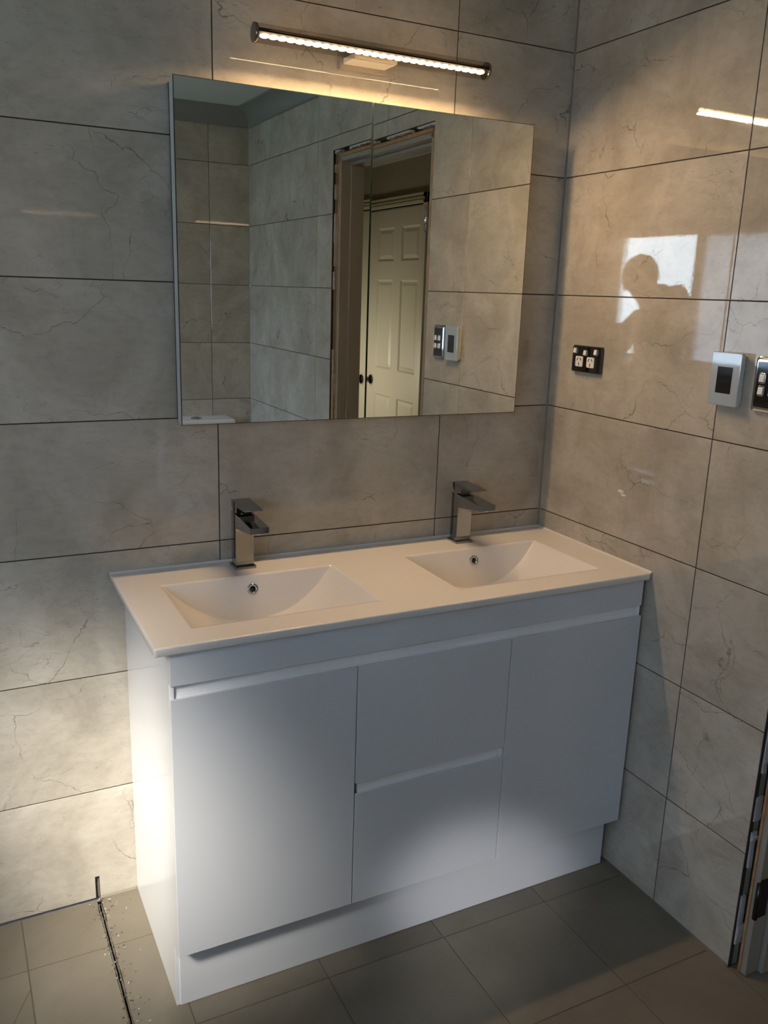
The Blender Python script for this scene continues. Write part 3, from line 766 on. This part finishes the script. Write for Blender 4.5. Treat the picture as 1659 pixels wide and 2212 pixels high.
SKIN = mat('skin', (.50, .30, .22), .5); SHIRT = mat('dark_jumper', (.05, .055, .07), .9, bump=.4, bscale=300); TROU = mat('dark_trousers', (.035, .04, .05), .9); HAIR = mat('brown_hair', (.05, .03, .02), .6)
SHOE = mat('shoe', (.03, .03, .03), .5)
pe = thing('person', (-2.10, -1.80, 0), 'person in dark clothes holding up a phone, silhouette reflected in right wall tiles', 'person')
hd = Vector((-2.12, -2.025, 1.605)); nk = Vector((-2.12, -1.93, 1.475))
face = Vector((.88, .47, -.12)).normalized(); side = Vector((-.47, .88, 0)).normalized()
ch_ = Vector((-2.115, -1.825, 1.36)); pv = Vector((-2.10, -1.80, .93))
shR = Vector((-2.05, -1.905, 1.40)); shL = Vector((-2.165, -1.735, 1.535))
phone_c = CAM-fw*.010-up*.050+rt*.012
hR = phone_c-rt*.050-up*.035-fw*.010; hL = phone_c+rt*.050-up*.045-fw*.012
elR = Vector((-1.90, -2.03, 1.125)); elL = Vector((-2.01, -1.60, 1.27))
wrR = hR+(elR-hR).normalized()*.085; wrL = hL+(elL-hL).normalized()*.085
def N_(v, r): return (v.x, v.y, v.z, r)
hipR = pv-side*.09-Vector((0, 0, .04)); hipL = pv+side*.09-Vector((0, 0, .04))
knR = Vector((hipR.x+.02, hipR.y, .50)); knL = Vector((hipL.x+.02, hipL.y, .50)); anR = Vector((hipR.x-.01, hipR.y-.02, .09)); anL = Vector((hipL.x-.01, hipL.y+.02, .09))
wst = Vector((-2.105, -1.81, 1.10))
body = [N_(pv, (.13, .105)), N_(wst, (.125, .095)), N_(ch_, (.145, .105)), N_(nk, .052), N_(hd-Vector((0, 0, .055))-face*.01, .058), N_(hd+Vector((0, 0, .0)), (.078, .092)), N_(hd+Vector((0, 0, .06)), .068),
        N_(shR, .060), N_(elR, .062), N_(wrR, .034), N_(shL, .060), N_(elL, .040), N_(wrL, .027),
        N_(hipR, .088), N_(knR, .058), N_(anR, .038), N_(hipL, .088), N_(knL, .058), N_(anL, .038)]
edges = [(0, 1), (1, 2), (2, 3), (3, 4), (4, 5), (5, 6), (2, 7), (7, 8), (8, 9), (2, 10), (10, 11), (11, 12), (0, 13), (13, 14), (14, 15), (0, 16), (16, 17), (17, 18)]
# hands: palm then five fingers each, curled round the phone edges
def add_hand(wi, palm, sgn):
    k = len(body); body.append(N_(palm, (.026, .018))); edges.append((wi, k))
    for f_, (du, ln_) in enumerate(((.030, .030), (.012, .036), (-.006, .034), (-.022, .028))):
        a = palm+up*du-rt*sgn*.004-fw*.012; b = a+rt*sgn*ln_*.7-fw*.010; c2 = b+rt*sgn*.012+fw*.006
        i = len(body); body.extend([N_(a, .0095), N_(b, .0085), N_(c2, .0070)]); edges.extend([(k, i), (i, i+1), (i+1, i+2)])
    a = palm+up*.020+rt*sgn*.010-fw*.020; b = a+up*.025+rt*sgn*.020-fw*.006; i = len(body)
    body.extend([N_(a, .0105), N_(b, .009)]); edges.extend([(k, i), (i, i+1)])
add_hand(9, hR-fw*.01, 1); add_hand(12, hL-fw*.01, -1)
skin('body', body, edges, SKIN, pe)
def infl(idx, k): return [tuple(body[i][:3])+((tuple(q*k+.004 for q in body[i][3]) if isinstance(body[i][3], tuple) else body[i][3]*k+.004),) for i in idx]
sh = [0, 1, 2, 7, 8, 9, 10, 11, 12, 3]; mp = {v: i for i, v in enumerate(sh)}
sn = infl(sh, 1.12); sn[0] = (*body[0][:3], (.150, .122)); sn[-1] = (nk.x, nk.y, nk.z-.035, .066)
sn[5] = (*(Vector(body[9][:3])*.9+Vector(body[8][:3])*.1), .034); sn[8] = (*(Vector(body[12][:3])*.9+Vector(body[11][:3])*.1), .034)
skin('jumper', sn, [(mp[a], mp[b]) for a, b in edges if a in mp and b in mp], SHIRT, pe)
tr = [0, 13, 14, 15, 16, 17, 18]; mp = {v: i for i, v in enumerate(tr)}
skin('trousers', infl(tr, 1.12), [(mp[a], mp[b]) for a, b in edges if a in mp and b in mp], TROU, pe)
# head details
c = MB(); fz = Vector((0, 0, 1)); sd = face.cross(fz).normalized()
q = bmesh.ops.create_uvsphere(c.bm, u_segments=32, v_segments=20, radius=1)
hc = hd+Vector((0, 0, .018))-face*.012
for v in list(c.bm.verts):
    l = v.co.copy()
    v.co = hc+sd*(l.x*.104)+face*(l.y*.112)+fz*(l.z*.120)*(1+.03*math.sin(9*l.x+7*l.y))
dead = [v for v in c.bm.verts if (v.co-hd).dot(face) > .045 and (v.co-hd).z < .065 or (v.co-hd).z < -.075]
bmesh.ops.delete(c.bm, geom=dead, context='VERTS')
for f in c.bm.faces: f.smooth = True
part('hair', c, HAIR, pe)
def blob(name, cen, rx, ry, rz, m_):
    c = MB(); bmesh.ops.create_uvsphere(c.bm, u_segments=16, v_segments=10, radius=1)
    for v in c.bm.verts: l = v.co.copy(); v.co = cen+sd*(l.x*rx)+face*(l.y*ry)+fz*(l.z*rz)
    for f in c.bm.faces: f.smooth = True
    part(name, c, m_, pe)
blob('hood', Vector((-2.15, -1.885, 1.500)), .095, .085, .085, SHIRT)
blob('nose', hd+face*.092-fz*.012, .013, .016, .022, SKIN); blob('mouth', hd+face*.078-fz*.050, .024, .008, .007, mat('lips', (.42, .18, .15), .5))
for s_ in (-1, 1):
    blob('eye', hd+face*.078+sd*(.032*s_)+fz*.014, .013, .009, .008, mat('eye_white', (.7, .7, .7), .2)); blob('ear', hd+sd*(.083*s_)-fz*.01-face*.005, .010, .020, .030, SKIN)
for a in (anR, anL):
    c = MB(); bmesh.ops.create_uvsphere(c.bm, u_segments=20, v_segments=12, radius=1)
    for v in c.bm.verts:
        l = v.co.copy(); p = Vector((a.x, a.y, .001))+sd*(l.x*.048)+face.to_2d().to_3d().normalized()*(l.y*.135+.055)+fz*(max(l.z, -.0)*.085*(1 if l.y < 0 else 1-.45*l.y)); v.co = p
    for f in c.bm.faces: f.smooth = True
    part('shoe', c, SHOE, pe)
# phone held behind the lens
ph = MB(); ph.box(-.037, .037, -.075, .075, -.004, .004, .0035, 3)
Mp = Matrix((rt, up, -fw)).transposed().to_4x4(); Mp.translation = phone_c-fw*.006; ph.xf(Mp)
pho = part('phone', ph, BLACKG, None)
tag(pho, 'black phone held up in both hands by the photographer', 'phone')
